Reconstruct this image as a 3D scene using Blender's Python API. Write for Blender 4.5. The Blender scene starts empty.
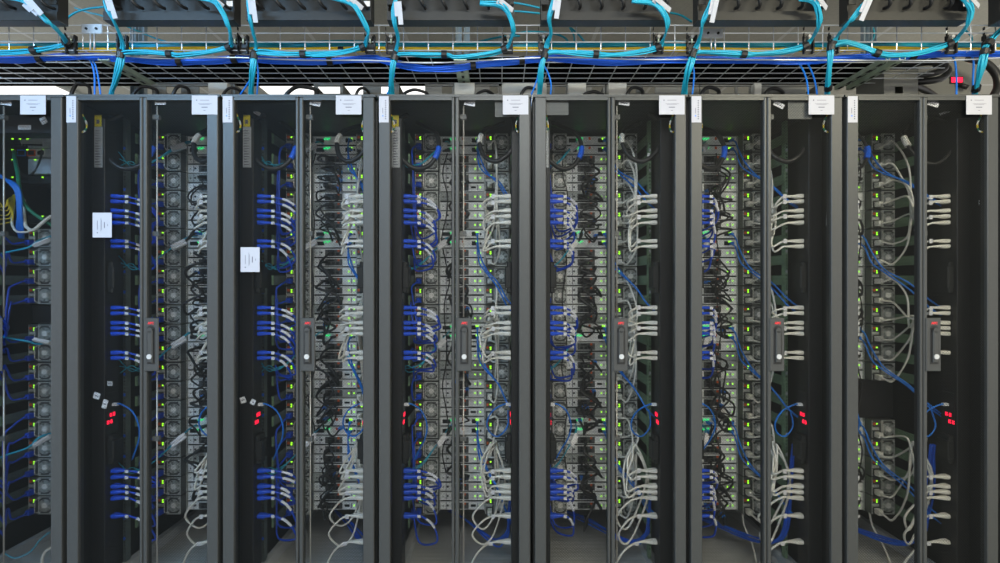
import bpy, math, random
from mathutils import Vector
R = random.Random(11)
COL = bpy.context.scene.collection
F, VX, VY, CZ = 456.0, 500.0, 285.0, 1.28      # focal length in pixels, vanishing point, eye height
FZ = 1.75                                       # distance from the camera to the cabinet doors
def P(px, py, y):                               # a point of the place at distance y
    return Vector(((px - VX) * y / F, y, CZ + (VY - py) * y / F))

# ------------------------------------------------------------------ materials
def mat(name, col, rough=.5, metal=0.0, emit=None, es=0.0, noise=0.0, scale=40.0, bump=0.0, spec=.5):
    m = bpy.data.materials.new(name); m.use_nodes = True
    nt = m.node_tree; b = nt.nodes['Principled BSDF']
    b.inputs['Base Color'].default_value = (*col, 1)
    b.inputs['Roughness'].default_value = rough; b.inputs['Metallic'].default_value = metal
    b.inputs['Specular IOR Level'].default_value = spec
    if emit:
        b.inputs['Emission Color'].default_value = (*emit, 1); b.inputs['Emission Strength'].default_value = es
    if noise or bump:
        tc = nt.nodes.new('ShaderNodeTexCoord'); n = nt.nodes.new('ShaderNodeTexNoise')
        n.inputs['Scale'].default_value = scale; n.inputs['Detail'].default_value = 4
        nt.links.new(tc.outputs['Object'], n.inputs['Vector'])
        if noise:
            r = nt.nodes.new('ShaderNodeValToRGB')
            r.color_ramp.elements[0].position = .3; r.color_ramp.elements[1].position = .7
            r.color_ramp.elements[0].color = (*[c * (1 - noise) for c in col], 1)
            r.color_ramp.elements[1].color = (*[min(1, c * (1 + noise)) for c in col], 1)
            nt.links.new(n.outputs['Fac'], r.inputs['Fac']); nt.links.new(r.outputs['Color'], b.inputs['Base Color'])
        if bump:
            bp = nt.nodes.new('ShaderNodeBump'); bp.inputs['Strength'].default_value = bump; bp.inputs['Distance'].default_value = .002
            nt.links.new(n.outputs['Fac'], bp.inputs['Height']); nt.links.new(bp.outputs['Normal'], b.inputs['Normal'])
    return m
M = dict(
    frame=mat('grey_cabinet_paint', (.045, .047, .047), .45, noise=.05, scale=60, bump=.15),
    mesh=mat('dark_perforated_steel', (.013, .014, .014), .6, spec=.2),
    dark=mat('black_cabinet_steel', (.010, .011, .011), .5),
    black=mat('black_plastic', (.012, .012, .013), .45),
    blackcable=mat('black_cable_rubber', (.018, .018, .019), .4),
    chassis=mat('galvanised_server_steel', (.50, .52, .49), .45, .2, noise=.15, scale=30),
    chassisdark=mat('server_vent_steel', (.085, .09, .088), .5, .2, noise=.3, scale=200),
    plate=mat('pale_node_plate', (.90, .92, .91), .45, noise=.04, scale=60),
    greyplate=mat('grey_node_plate', (.42, .45, .43), .45),
    rail=mat('green_glow_rail_steel', (.20, .31, .19), .45, .2, noise=.15, scale=30),  # zinc steel with the green glow of the indicator lights painted in
    hole=mat('dark_port_and_gap_shade', (.003, .006, .007), .6),
    hub=mat('fan_hub_grey', (.85, .84, .80), .5),
    wire=mat('zinc_wire', (.72, .75, .80), .3, .6),
    hanger=mat('blue_grey_strut', (.28, .34, .38), .4, .4),
    matte=mat('matte_black_tray', (.006, .006, .006), .95, spec=.03),
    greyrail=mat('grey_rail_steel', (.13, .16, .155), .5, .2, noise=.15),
    strut=mat('galvanised_strut', (.50, .60, .48), .4, .5, noise=.15, scale=25),
    blueplug=mat('blue_power_plug', (.003, .08, .72), .4),
    bluecable=mat('blue_power_cable', (.004, .07, .62), .4),
    bluelan=mat('blue_network_cable', (.004, .20, .78), .4),
    bluetrunk=mat('blue_trunk_cable', (.006, .12, .75), .4),
    whiteplug=mat('ivory_power_plug', (.90, .88, .80), .45),
    whitecable=mat('ivory_power_cable', (.88, .86, .78), .45),
    aqua=mat('aqua_fibre_cable', (.015, .40, .58), .35),
    yellow=mat('yellow_cable', (.80, .58, .02), .45),
    green=mat('green_cable', (.01, .22, .12), .45),
    paper=mat('white_label_paper', (.45, .45, .50), .6),
    ink=mat('grey_label_ink', (.12, .12, .16), .6),
    inkblue=mat('blue_label_ink', (.10, .25, .75), .6),
    tagpaper=mat('white_cable_tag', (.85, .85, .88), .6),
    wraptag=mat('clear_wrap_tag', (.46, .47, .52), .6),
    backplate=mat('grey_back_plate', (.16, .165, .16), .5),
    silver=mat('silver_rating_label', (.42, .44, .46), .45, .2, noise=.25, scale=120),
    yellowlabel=mat('yellow_warning_label', (.62, .52, .02), .5),
    rod=mat('bare_steel_rod', (.75, .72, .66), .35, .3),
    red=mat('red_logo_print', (.75, .03, .04), .5),
    chrome=mat('lock_cylinder', (.55, .56, .57), .3, .3),
    ledgreen=mat('green_indicator', (.1, .5, .02), .5, emit=(.34, 1, .02), es=2.6),
    ledteal=mat('green_link_light', (0, .4, .1), .5, emit=(.0, 1, .25), es=1.4),
    ledorange=mat('orange_release_tab', (.50, .09, .015), .5, emit=(1, .16, .02), es=.05),
    ledred=mat('red_digit_display', (.4, 0, .01), .5, emit=(1, .01, .05), es=2.2),
    enclosure=mat('black_enclosure_paint', (.017, .0165, .016), .5, noise=.08, scale=50),
    undertray=mat('blue_grey_tray_paint', (.035, .045, .052), .4),
    trough=mat('grey_trough_paint', (.19, .19, .175), .5),
    cream=mat('cream_trough_lid', (.58, .57, .52), .5),
    lamp=mat('lamp_diffuser', (.9, .9, .9), .5, emit=(1, .98, .95), es=1.5),
    lampaisle=mat('aisle_lamp_diffuser', (.9, .9, .9), .5, emit=(1, .98, .95), es=2.0),
    panelfloor=mat('cabinet_base_panel', (.45, .45, .43), .6, noise=.12, scale=140, bump=.3),
    base=mat('pale_base_rail', (.55, .57, .58), .45),
    switchbody=mat('grey_switch_body', (.50, .54, .58), .45, .2, noise=.3, scale=120),
)
def tile_mat(name, col, sx, sy, line, dark, rough=.8, noise=.06, nscale=90):
    m = mat(name, col, rough, noise=noise, scale=nscale, bump=.4)
    nt = m.node_tree; b = nt.nodes['Principled BSDF']
    src = b.inputs['Base Color'].links[0].from_socket
    tc = nt.nodes.new('ShaderNodeTexCoord'); br = nt.nodes.new('ShaderNodeTexBrick')
    br.offset = 0; br.inputs['Scale'].default_value = 1
    br.inputs['Brick Width'].default_value = sx; br.inputs['Row Height'].default_value = sy
    br.inputs['Mortar Size'].default_value = line; br.inputs['Mortar Smooth'].default_value = 0
    nt.links.new(tc.outputs['Object'], br.inputs['Vector'])
    mx = nt.nodes.new('ShaderNodeMixRGB'); nt.links.new(br.outputs['Fac'], mx.inputs['Fac'])
    nt.links.new(src, mx.inputs['Color1']); mx.inputs['Color2'].default_value = (*dark, 1)
    nt.links.new(mx.outputs['Color'], b.inputs['Base Color'])
    return m
M['ceiling'] = tile_mat('mineral_ceiling_tiles', (.60, .58, .50), .6, 1.2, .012, (.76, .75, .70))
M['floor'] = tile_mat('raised_floor_tiles', (.42, .42, .40), .6, .6, .004, (.12, .12, .12), .5, .12, 160)
M['wall'] = mat('painted_wall', (.50, .49, .45), .8, noise=.04, scale=8)

# ------------------------------------------------------------------ mesh building
class MB:
    def __init__(s): s.v, s.f, s.mi, s.mats, s.sm = [], [], [], [], []
    def _m(s, m):
        if m not in s.mats: s.mats.append(m)
        return s.mats.index(m)
    def add(s, vs, fs, m, smooth=False):
        o = len(s.v); k = s._m(m)
        s.v += [tuple(v) for v in vs]
        for f in fs: s.f.append([i + o for i in f]); s.mi.append(k); s.sm.append(smooth)
        return s
    def box(s, x0, x1, y0, y1, z0, z1, m, bev=0.0):
        if bev > 0:
            b = bev; vs = []
            # chamfered on the y-facing edges and uprights
            for y, i in ((y0, b), (y0 + b, 0), (y1, 0)):
                vs += [(x0 + i, y, z0 + i), (x1 - i, y, z0 + i), (x1 - i, y, z1 - i), (x0 + i, y, z1 - i)]
            fs = [(0, 1, 2, 3)]
            for L in (0, 4):
                for q in range(4):
                    fs.append((L + q, L + 4 + q, L + 4 + (q + 1) % 4, L + (q + 1) % 4))
            fs.append((11, 10, 9, 8))
            return s.add(vs, fs, m)
        vs = [(x0, y0, z0), (x1, y0, z0), (x1, y1, z0), (x0, y1, z0), (x0, y0, z1), (x1, y0, z1), (x1, y1, z1), (x0, y1, z1)]
        return s.add(vs, [(0, 3, 2, 1), (4, 5, 6, 7), (0, 1, 5, 4), (1, 2, 6, 5), (2, 3, 7, 6), (3, 0, 4, 7)], m)
    def disc(s, x, y0, y1, z, r, m, n=10, r1=None):          # a short cylinder along y
        r1 = r if r1 is None else r1; vs = []
        for (y, q) in ((y0, r), (y1, r1)):
            for i in range(n):
                a = 2 * math.pi * i / n; vs.append((x + q * math.cos(a), y, z + q * math.sin(a)))
        fs = [tuple(range(n)), tuple(range(2 * n - 1, n - 1, -1))] + [(i, n + i, n + (i + 1) % n, (i + 1) % n) for i in range(n)]
        return s.add(vs, fs, m)
    def ring(s, x, y, z, ro, ri, m, n=16, d=.003):
        vs = []
        for (q, yy) in ((ro, y + d), (ro, y), (ri, y), (ri, y + d)):
            for i in range(n):
                a = 2 * math.pi * i / n; vs.append((x + q * math.cos(a), yy, z + q * math.sin(a)))
        fs = []
        for L in range(3):
            for i in range(n): fs.append((L * n + i, (L + 1) * n + i, (L + 1) * n + (i + 1) % n, L * n + (i + 1) % n))
        return s.add(vs, fs, m)
    def tube(s, pts, r, m, n=6, smooth=True):
        pts = [Vector(p) for p in pts]
        rr = r if isinstance(r, (list, tuple)) else [r] * len(pts)
        nrm = None; vs = []
        for i, p in enumerate(pts):
            t = (pts[min(i + 1, len(pts) - 1)] - pts[max(i - 1, 0)])
            if t.length < 1e-9: t = Vector((0, 0, 1))
            t.normalize()
            if nrm is None:
                nrm = t.cross(Vector((0, 0, 1)))
                if nrm.length < 1e-3: nrm = t.cross(Vector((1, 0, 0)))
            nrm = nrm - t * nrm.dot(t)
            if nrm.length < 1e-6: nrm = t.orthogonal()
            nrm.normalize(); b = t.cross(nrm)
            for k in range(n):
                a = 2 * math.pi * k / n; vs.append(p + (nrm * math.cos(a) + b * math.sin(a)) * rr[i])
        fs = []
        for i in range(len(pts) - 1):
            for k in range(n): fs.append((i * n + k, i * n + (k + 1) % n, (i + 1) * n + (k + 1) % n, (i + 1) * n + k))
        fs.append(tuple(reversed(range(n)))); L = (len(pts) - 1) * n; fs.append(tuple(range(L, L + n)))
        return s.add(vs, fs, m, smooth)
    def mesh(s, name):
        me = bpy.data.meshes.new(name); me.from_pydata(s.v, [], s.f)
        for m in s.mats: me.materials.append(m)
        me.polygons.foreach_set('material_index', s.mi)
        me.polygons.foreach_set('use_smooth', s.sm)
        me.update(); return me
    def build(s, name, parent=None, loc=(0, 0, 0)):
        return link(name, s.mesh(name), parent, loc)
def link(name, me, parent=None, loc=(0, 0, 0)):
    o = bpy.data.objects.new(name, me); COL.objects.link(o); o.location = loc
    if parent is not None: o.parent = parent
    return o
def tag(o, label=None, cat=None, group=None, kind=None):
    if label: o['label'] = label
    if cat: o['category'] = cat
    if group: o['group'] = group
    if kind: o['kind'] = kind
    return o
def empty(name, loc): return link(name, None, None, loc)
def copy_tree(o, parent=None):
    c = o.copy(); COL.objects.link(c)
    if parent is not None: c.parent = parent
    for ch in KIDS.get(o.name, ()): copy_tree(ch, c)
    return c
KIDS = {}
def smooth(ctrl, per=6):
    c = [Vector(p) for p in ctrl]; c = [c[0] * 2 - c[1]] + c + [c[-1] * 2 - c[-2]]
    out = []
    for i in range(1, len(c) - 2):
        a, b, d, e = c[i - 1:i + 3]
        for k in range(per):
            t = k / per
            out.append(.5 * ((2 * b) + (d - a) * t + (2 * a - 5 * b + 4 * d - e) * t * t + (3 * b - a - 3 * d + e) * t ** 3))
    out.append(c[-2]); return out
def jit(a): return R.uniform(-a, a)
ORD = ['first', 'second', 'third', 'fourth', 'fifth', 'sixth', 'seventh', 'eighth', 'ninth', 'tenth', 'eleventh', 'twelfth', 'thirteenth',
       'fourteenth', 'fifteenth', 'sixteenth', 'seventeenth', 'eighteenth', 'nineteenth', 'twentieth', 'twenty-first']
CAB = ['half-cut leftmost cabinet', 'second cabinet', 'third cabinet', 'middle cabinet', 'fifth cabinet', 'sixth cabinet', 'rightmost cabinet', 'cabinet beyond the right frame edge']

# ------------------------------------------------------------------ the room
TOP = CZ + 1.58
o = MB().box(-5.5, 5.5, -1.6, 6, -.05, 0, M['floor']).build('floor'); tag(o, kind='structure')
o = MB().box(-5.5, 5.5, -1.6, 6, TOP, TOP + .05, M['ceiling']).build('ceiling'); tag(o, kind='structure')
o = MB().box(-5.5, 5.5, 6, 6.1, 0, TOP, M['wall']).build('wall_back'); tag(o, kind='structure')
def ceiling_light(x0, x1, y0, y1, label, m='lamp'):
    f = MB()
    for a, b, c, d in ((x0, x1, y0, y0 + .03), (x0, x1, y1 - .03, y1), (x0, x0 + .03, y0 + .03, y1 - .03), (x1 - .03, x1, y0 + .03, y1 - .03)):
        f.box(a, b, c, d, TOP - .025, TOP, M['cream'])
    f.box(x0 + .03, x1 - .03, y0 + .03, y1 - .03, TOP - .004, TOP, M['cream'])
    o = f.build('ceiling_light'); tag(o, label, 'light', 'ceiling lights')
    n = MB()
    n.box(x0 + .03, x1 - .03, y0 + .03, y1 - .03, TOP - .018, TOP - .005, M[m]); n.build('diffuser', o)
ceiling_light(-4.7, -3.45, 3.5, 3.82, 'bright ceiling light seen above the cabinet tops at the left edge')
ceiling_light(-1.92, -.55, 3.5, 3.82, 'bright ceiling light seen through the gap above the third cabinet')
for i, x in enumerate((-2.2, 0, 2.2)):
    ceiling_light(x - .6, x + .6, -.55, .05, 'ceiling light over the aisle above the ' + ('left', 'middle', 'right')[i] + ' cabinets', 'lampaisle')

# ------------------------------------------------------------------ cabinet
PITCH, C3 = .5995, -.175
def XC(r): return C3 + (r - 3) * PITCH
ZR, ZB = CZ + .7225, .045           # roof underside, plinth height
def perforated(w, h, p=.0060, s=.865):
    """a steel sheet punched with staggered hexagonal holes, lower left corner at the origin, facing -y"""
    dx = p; dz = p * math.sqrt(3) / 2; Ro = p / math.sqrt(3)
    ang = [math.radians(90 + 60 * k) for k in range(6)]
    ox = [Ro * math.cos(a) for a in ang]; oz = [Ro * math.sin(a) for a in ang]
    vs, fs, idx = [], [], {}
    for j in range(int(h / dz) + 1):
        for i in range(int(w / dx) + 1):
            cx = i * dx + (dx / 2 if j % 2 else 0); cz = j * dz
            outer = []
            for k in range(6):
                x = min(max(cx + ox[k], 0), w); z = min(max(cz + oz[k], 0), h)
                key = (round(x * 20000), round(z * 20000))
                q = idx.get(key)
                if q is None: q = len(vs); idx[key] = q; vs.append((x, 0, z))
                outer.append(q)
            b = len(vs)
            for k in range(6): vs.append((min(max(cx + ox[k] * s, 0), w), 0, min(max(cz + oz[k] * s, 0), h)))
            for k in range(6):
                k2 = (k + 1) % 6
                fs.append((outer[k], outer[k2], b + k2, b + k))
            for k in range(6): vs.append((vs[b + k][0], .0010, vs[b + k][2]))
            for k in range(6): fs.append((b + k, b + (k + 1) % 6, b + 6 + (k + 1) % 6, b + 6 + k))
    me = bpy.data.meshes.new('perforated_sheet'); me.from_pydata(vs, [], fs); me.materials.append(M['mesh']); me.update()
    return me
DY = FZ                              # front skin of the doors
DZ0, DZ1 = .06, CZ + .7215
SHEET_L = perforated(.2385, DZ1 - DZ0 - .022); SHEET_R = perforated(.2345, DZ1 - DZ0 - .022)
def door_frame(x0, x1, xl, xr):      # outer x0..x1, opening xl..xr
    b = MB(); m = M['frame']
    b.box(x0, xl, DY, DY + .026, DZ0, DZ1, m, .0025); b.box(xr, x1, DY, DY + .026, DZ0, DZ1, m, .0025)
    b.box(xl, xr, DY + .001, DY + .024, DZ1 - .011, DZ1, m); b.box(xl, xr, DY + .001, DY + .024, DZ0, DZ0 + .03, m)
    return b
FR_L = door_frame(-.2905, 0, -.247, -.0105).mesh('door_left'); FR_R = door_frame(.0035, .2905, .0175, .248).mesh('door_right')
HP = MB()
hx0, hx1, hz0, hz1 = .0085, .066, CZ - .331, CZ - .126
HP.box(hx0, hx1, DY - .005, DY - .001, hz0, hz1, M['frame'], .003)
HANDLE = HP.mesh('handle_plate')
LV = MB(); lx = .0385
LV.box(lx - .0155, lx + .0155, DY - .0065, DY - .0052, hz0 + .028, hz1 - .044, M['black'], .0008)
LV.disc(lx, DY - .0065, DY - .0052, hz1 - .044, .0155, M['black'], 16)
LEVERBACK = LV.mesh('recess')
LV = MB(); LV.box(lx - .010, lx + .010, DY - .013, DY - .0067, hz0 + .035, hz1 - .047, M['frame'], .003)
LV.disc(lx, DY - .013, DY - .0067, hz1 - .047, .0098, M['frame'], 14)
LEVER = LV.mesh('lever')
LOCK = MB().disc(lx, DY - .016, DY - .0132, hz0 + .058, .0095, M['chrome'], 16).mesh('lock')
tc = bpy.data.curves.new('logo', 'FONT'); tc.body = 'APC'; tc.size = .0125; tc.extrude = .0005; tc.offset = .0004; tc.align_x = 'CENTER'; tc.space_character = .95
to = bpy.data.objects.new('logo_source', tc); COL.objects.link(to); bpy.context.view_layer.update()
LOGO = bpy.data.meshes.new_from_object(to); bpy.data.objects.remove(to)
LOGO.materials.clear(); LOGO.materials.append(M['red'])
ROD = MB(); ROD.tube([(.0325, DY + .034, CZ + .700), (.0325, DY + .034, hz1 + .0)], .0028, M['rod'], 8)
ROD.tube([(.0325, DY + .034, hz0), (.0325, DY + .034, DZ0 + .01)], .0028, M['rod'], 8)
for z in (CZ + .655, CZ + .2, CZ - .6): ROD.box(.019, .043, DY + .027, DY + .041, z - .009, z + .009, M['backplate'])
ROD = ROD.mesh('lock_rod')
def label_sheet(w, h, vertical):     # lower left corner at origin; printed side to -y
    b = MB(); b.box(0, w, -.0008, 0, 0, h, M['paper'])
    if vertical == 'narrow':
        b.disc(w * .40, -.0012, -.0009, h * .25, .0032, M['inkblue'], 10)
        for q in range(9): b.box(w * .62, w * .74, -.0012, -.0009, h * (.12 + .085 * q), h * (.12 + .085 * q) + .0045, M['ink'])
        b.box(w * .36, w * .41, -.0012, -.0009, h * .34, h * .55, M['ink'])
    else:
        b.disc(w * .19, -.0012, -.0009, h * .75, .0025, M['ink'], 8)
        for (u0, u1, v, t) in ((.32, .68, .74, .0016), (.25, .78, .56, .0009), (.3, .7, .52, .0009), (.38, .62, .36, .0030), (.46, .54, .20, .0016)):
            b.box(w * u0, w * u1, -.0012, -.0009, h * v, h * v + t, M['ink'])
    return b
L_NARROW = label_sheet(.037, .101, 'narrow').mesh('paper_strip'); L_WIDE = label_sheet(.098, .073, 'wide').mesh('paper_sign')
L_MID = label_sheet(.095, .073, 'wide')
L_MID.v = [(.073 - z_, y_, x_) for (x_, y_, z_) in L_MID.v]; L_MID = L_MID.mesh('paper_sign')   # hung a quarter turn round
L_SMALL = MB().box(0, .042, -.0006, 0, 0, .019, M['tagpaper']).box(.006, .036, -.0009, -.0006, .008, .0105, M['ink']).mesh('paper_tag')
BACKP = MB().box(0, .093, 0, .001, 0, .078, M['backplate']).mesh('back_plate')
# carcass of one cabinet
cb = MB(); d = M['dark']
for s in (-1, 1):
    xa, xb = sorted((s * .2965, s * .2935)); cb.box(xa, xb, DY + .03, 2.93, .03, ZR, d)
    xa, xb = sorted((s * .2930, s * .268)); cb.box(xa, xb, DY + .03, DY + .06, .03, ZR, d)
    cb.box(xa, xb, 2.86, 2.93, .03, ZR, d)
CARC = cb.mesh('carcass')
ROOF = MB().box(-.2965, .2965, DY + .002, 2.93, ZR + .0005, ZR + .010, M['frame'])
ROOF = ROOF.mesh('roof')
BASE = MB().box(-.2930, .2930, DY + .004, 2.93, .02, .032, M['panelfloor'])
BASE = BASE.mesh('floor_panel')
BR = MB()
for s in (-1, 1):
    xa, xb = sorted((s * .235, s * .262)); BR.box(xa, xb, DY + .07, 2.86, .0325, .078, M['base'])
BR = BR.mesh('base_rail')
FRONT = MB().box(-.291, .291, 2.932, 2.955, DZ0, DZ1, M['frame'])
for q in range(6): FRONT.box(-.24, .24, 2.956, 2.958, DZ0 + .08 + q * .3, DZ0 + .34 + q * .3, M['mesh'])
FRONT = FRONT.mesh('front_door')
def post(side):
    b = MB(); x = -.252 if side < 0 else .2325; y = 1.975 if side < 0 else 2.0
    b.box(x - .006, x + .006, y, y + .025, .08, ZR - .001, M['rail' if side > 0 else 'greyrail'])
    n = int((ZR - .2) / .0148)
    for i in range(n): b.box(x - .0022, x + .0032, y - .0006, y + .0002, .12 + i * .0148, .1255 + i * .0148, M['hole'])
    for i in range(20):
        z = ZR - .13 - i * .0889
        b.box(x - .0045, x + .0045, y - .0014, y - .0007, z - .007, z + .005, M['bluetrunk'] if side < 0 else M['silver'])
    return b.mesh('mounting_post')
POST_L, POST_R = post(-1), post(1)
for r in range(8):
    name = CAB[r]
    c = empty('server_cabinet', (XC(r), 0, 0))
    tag(c, ['dark grey cabinet cut off by the left frame edge, switches at its top', 'grey cabinet with a small sideways sign high on its first door', 'grey cabinet with a small sideways sign at mid height of its door',
            'grey cabinet in the middle of the row, between the third and fifth', 'grey cabinet with a grey plate at the top of its first door', 'grey cabinet with a grey plate close beside its corner sign',
            'rightmost full grey cabinet, with a black gap between its servers', 'sliver of a grey cabinet at the right frame edge'][r], 'cabinet', 'row of server cabinets')
    for (n, me) in (('carcass', CARC), ('roof', ROOF), ('floor_panel', BASE), ('base_rail', BR), ('front_door', FRONT), ('mounting_post', POST_L), ('mounting_post', POST_R)):
        link(n, me, c)
    dl = link('door', FR_L, c); s = link('perforated_panel', SHEET_L, dl, (-.2480, DY + .012, DZ0 + .012))
    dr = link('door', FR_R, c); s = link('perforated_panel', SHEET_R, dr, (.0160, DY + .012, DZ0 + .012))
    h = link('handle', HANDLE, dr); link('recess', LEVERBACK, dr); link('lever', LEVER, dr); tag(link('lock', LOCK, dr), 'chrome lock')
    lg = link('logo', LOGO, dr, (lx, DY - .0056, hz1 - .024)); lg.rotation_euler = (math.pi / 2, 0, 0); tag(lg, 'small red letters on the handle plate')
    link('lock_rod', ROD, dr)
    if r == 7: continue
    # papers
    if r in (1, 2, 3, 5, 6):
        o = link('paper_label', L_NARROW, None, (XC(r) - .289, DY - .0005, CZ + .7245 - .101))
        tag(o, 'narrow white paper strip at the top corner of the ' + name, 'label', 'narrow strips on the door frames')
    px = (20.5, 192, 336, 502.8, 659, 808.5, 966)[r]
    o = link('paper_sign', L_WIDE, None, ((px - VX) * DY / F, DY - .0005, CZ + .727 - .073))
    tag(o, 'white printed sign at the upper corner of the ' + name, 'sign', 'printed signs on the cabinet doors')
    o = link('paper_tag', L_SMALL, None, (XC(r) + .035, DY + .020, CZ + .700)); o.rotation_euler = (0, (.12, .0, .22, .2, .12, .45, .3)[r], 0)
    tag(o, 'small slanted white tag at the top of the wider door, ' + name, 'label', 'small tags under the door tops')
o = link('paper_sign', L_MID, None, P(93.0, 237.5, DY) + Vector((0, -.0008, 0))); tag(o, 'white sign turned sideways on the perforated door of the second cabinet', 'sign')
o = link('paper_sign', L_MID, None, P(240.8, 272, DY) + Vector((0, -.0008, 0))); tag(o, 'white sign turned sideways on the perforated door of the third cabinet', 'sign')
for (px, py, w) in ((495, 117, 'fourth'), (544.5, 115, 'fifth'), (788, 119, 'sixth')):
    o = link('back_plate', BACKP, None, P(px, py, DY + .016)); tag(o, 'plain grey plate on the upper door mesh of the %s cabinet' % w, 'plate')

# ------------------------------------------------------------------ servers
U = .0889; SY = 2.17; ST = CZ + .708
def rail_mesh(s):
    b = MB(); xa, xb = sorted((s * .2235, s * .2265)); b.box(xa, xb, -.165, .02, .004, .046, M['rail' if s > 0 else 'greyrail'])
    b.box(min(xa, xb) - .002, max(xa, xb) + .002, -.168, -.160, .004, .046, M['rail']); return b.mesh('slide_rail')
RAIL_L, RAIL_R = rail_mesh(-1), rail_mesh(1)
ch = MB(); ch.box(-.2225, .2225, 0, .68, .001, .0875, M['chassis'])
for x in (-.1120, .1015): ch.box(x - .0022, x + .0022, -.010, 0, .002, .0865, M['chassis'])
ch.box(-.2225, .2225, -.004, 0, .0855, .0875, M['chassis']); ch.box(-.108, .0985, -.0002, 0, .001, .0855, M['hole']); CHASSIS = ch.mesh('server_chassis')  # dark sheet behind the trays paints the shade in their gaps
def node_mesh(v):
    b = MB(); w0, w1, hh = -.108, .0985, .0370; g = .0015
    b.box(w0, w1, -.004, -.0003, 0, hh, M['plate'] if v != 2 else M['greyplate'])
    if v < 4:     # compute node
        b.box(w0 + .026, w0 + .029, -.0045, -.004, .002, hh - .002, M['ink'])
        b.disc(w0 + .031 + .004, -.0055, -.004, .020, .0048, M['hole'], 8); b.disc(w0 + .013, -.0052, -.004, .018, .0028, M['hole'], 6)
        b.box(w0 + .052, w0 + .134, -.0046, -.004, .003, hh - .003, M['chassisdark'])
        for q in range(3): b.box(w0 + .064 + q * .020, w0 + .078 + q * .020, -.0056, -.0046, .007, .019, M['hole'])
        b.box(w0 + .066, w0 + .096, -.0056, -.0046, .023, .031, M['hole'])
        b.box(w0 + .112, w0 + .121, -.0075, -.0046, .024, .034, M['ledorange'])
        if v != 1: b.box(w0 + .104, w0 + .110, -.0052, -.0046, .010, .0165, M['ledgreen'])
        if v != 3: b.box(w1 - .045, w1 - .039, -.0046, -.004, .016, .0225, M['ledgreen'])
        else: b.box(w1 - .062, w1 - .038, -.0055, -.004, .014, .024, M['hole'])
        b.box(w1 - .020, w1 - .014, -.0046, -.004, .016, .0225, M['ledgreen'])
        b.box(w1 - .031, w1 - .028, -.005, -.004, .008, .030, M['ink'])
    else:         # interconnect module
        b.box(w0 + .010, w0 + .048, -.0055, -.004, .010, .028, M['hole'])
        for q in range(4): b.box(w0 + .046 + q * .008, w0 + .051 + q * .008, -.0070, -.0055, .022 + (q % 2) * .004, .028 + (q % 2) * .004, M['ledteal'])
        b.box(w0 + .104, w0 + .113, -.0075, -.004, .022, .034, M['ledorange'])
        b.box(w1 - .058, w1 - .032, -.005, -.004, .010, .030, M['hole'])
        for q in (0, 1): b.box(w1 - .039 + q * .008, w1 - .034 + q * .008, -.0065, -.005, .024, .031, M['ledgreen'])
        b.box(w1 - .020, w1 - .011, -.0055, -.004, .014, .024, M['hole'])
    return b.mesh('node_tray')
NODES = [node_mesh(v) for v in range(5)]
def psu_mesh(v):
    b = MB(); w = .109; d0 = -.045
    b.box(0, w, d0, 0, .003, .0855, M['chassisdark'])
    b.box(0, .041, d0 - .002, d0, .003, .0855, M['chassisdark'])
    b.box(.0015, .0035, d0 - .004, d0 - .002, .004, .085, M['chassis'])
    b.box(.010, .034, d0 - .0035, d0 - .002, .008, .034, M['hole'])            # inlet
    b.box(.007, .017, d0 - .006, d0 - .002, .063, .074, M['ledorange'])
    b.box(.022, .029, d0 - .0026, d0 - .002, .066, .072, M['ledgreen'])
    if v: b.box(.022, .029, d0 - .0026, d0 - .002, .057, .063, M['ledgreen'])
    b.box(.0045, .034, d0 - .004, d0 - .002, .040, .052, M['chassis'])
    b.tube([(.0425, d0 - .001, .010), (.0425, d0 - .016, .018), (.0425, d0 - .016, .070), (.0425, d0 - .001, .078)], .0018, M['rod'], 5, False)
    x0, x1 = .046, .108                                                         # fan surround
    for (a, c, e, f) in ((x0, x1, .0035, .007), (x0, x1, .0815, .085), (x0, x0 + .0035, .007, .0815), (x1 - .0035, x1, .007, .0815)):
        b.box(a, c, d0 - .004, d0, e, f, M['chassis'])
    for (sx, sz) in ((x0 + .007, .012), (x1 - .007, .012), (x0 + .007, .0765), (x1 - .007, .0765)): b.disc(sx, d0 - .005, d0, sz, .0025, M['hub'], 6)
    return b.mesh('power_supply')
PSUS = [psu_mesh(0), psu_mesh(1)]
fb = MB(); fx, fz, fy = .077, .044, -.046
fb.disc(fx, fy - .0005, fy, fz, .0275, M['hole'], 18)
for ro in (.0285, .0225, .0175): fb.ring(fx, fy - .004, fz, ro, ro - .0022, M['chassis'], 18)
fb.disc(fx, fy - .005, fy, fz, .0125, M['hub'], 14)
for q in range(7):
    a = q * math.pi * 2 / 7 + .3; a2 = a + .5
    fb.add([(fx + .0125 * math.cos(a), fy - .001, fz + .0125 * math.sin(a)), (fx + .026 * math.cos(a), fy - .003, fz + .026 * math.sin(a)),
            (fx + .026 * math.cos(a2), fy - .001, fz + .026 * math.sin(a2)), (fx + .0125 * math.cos(a2), fy - .001, fz + .0125 * math.sin(a2))], [(0, 1, 2, 3)], M['greyplate'])
FAN = fb.mesh('fan')
MISSING = {0: {0, 1, 2, 3, 4, 9}, 6: {13, 14}}
SERV = {}
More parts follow.
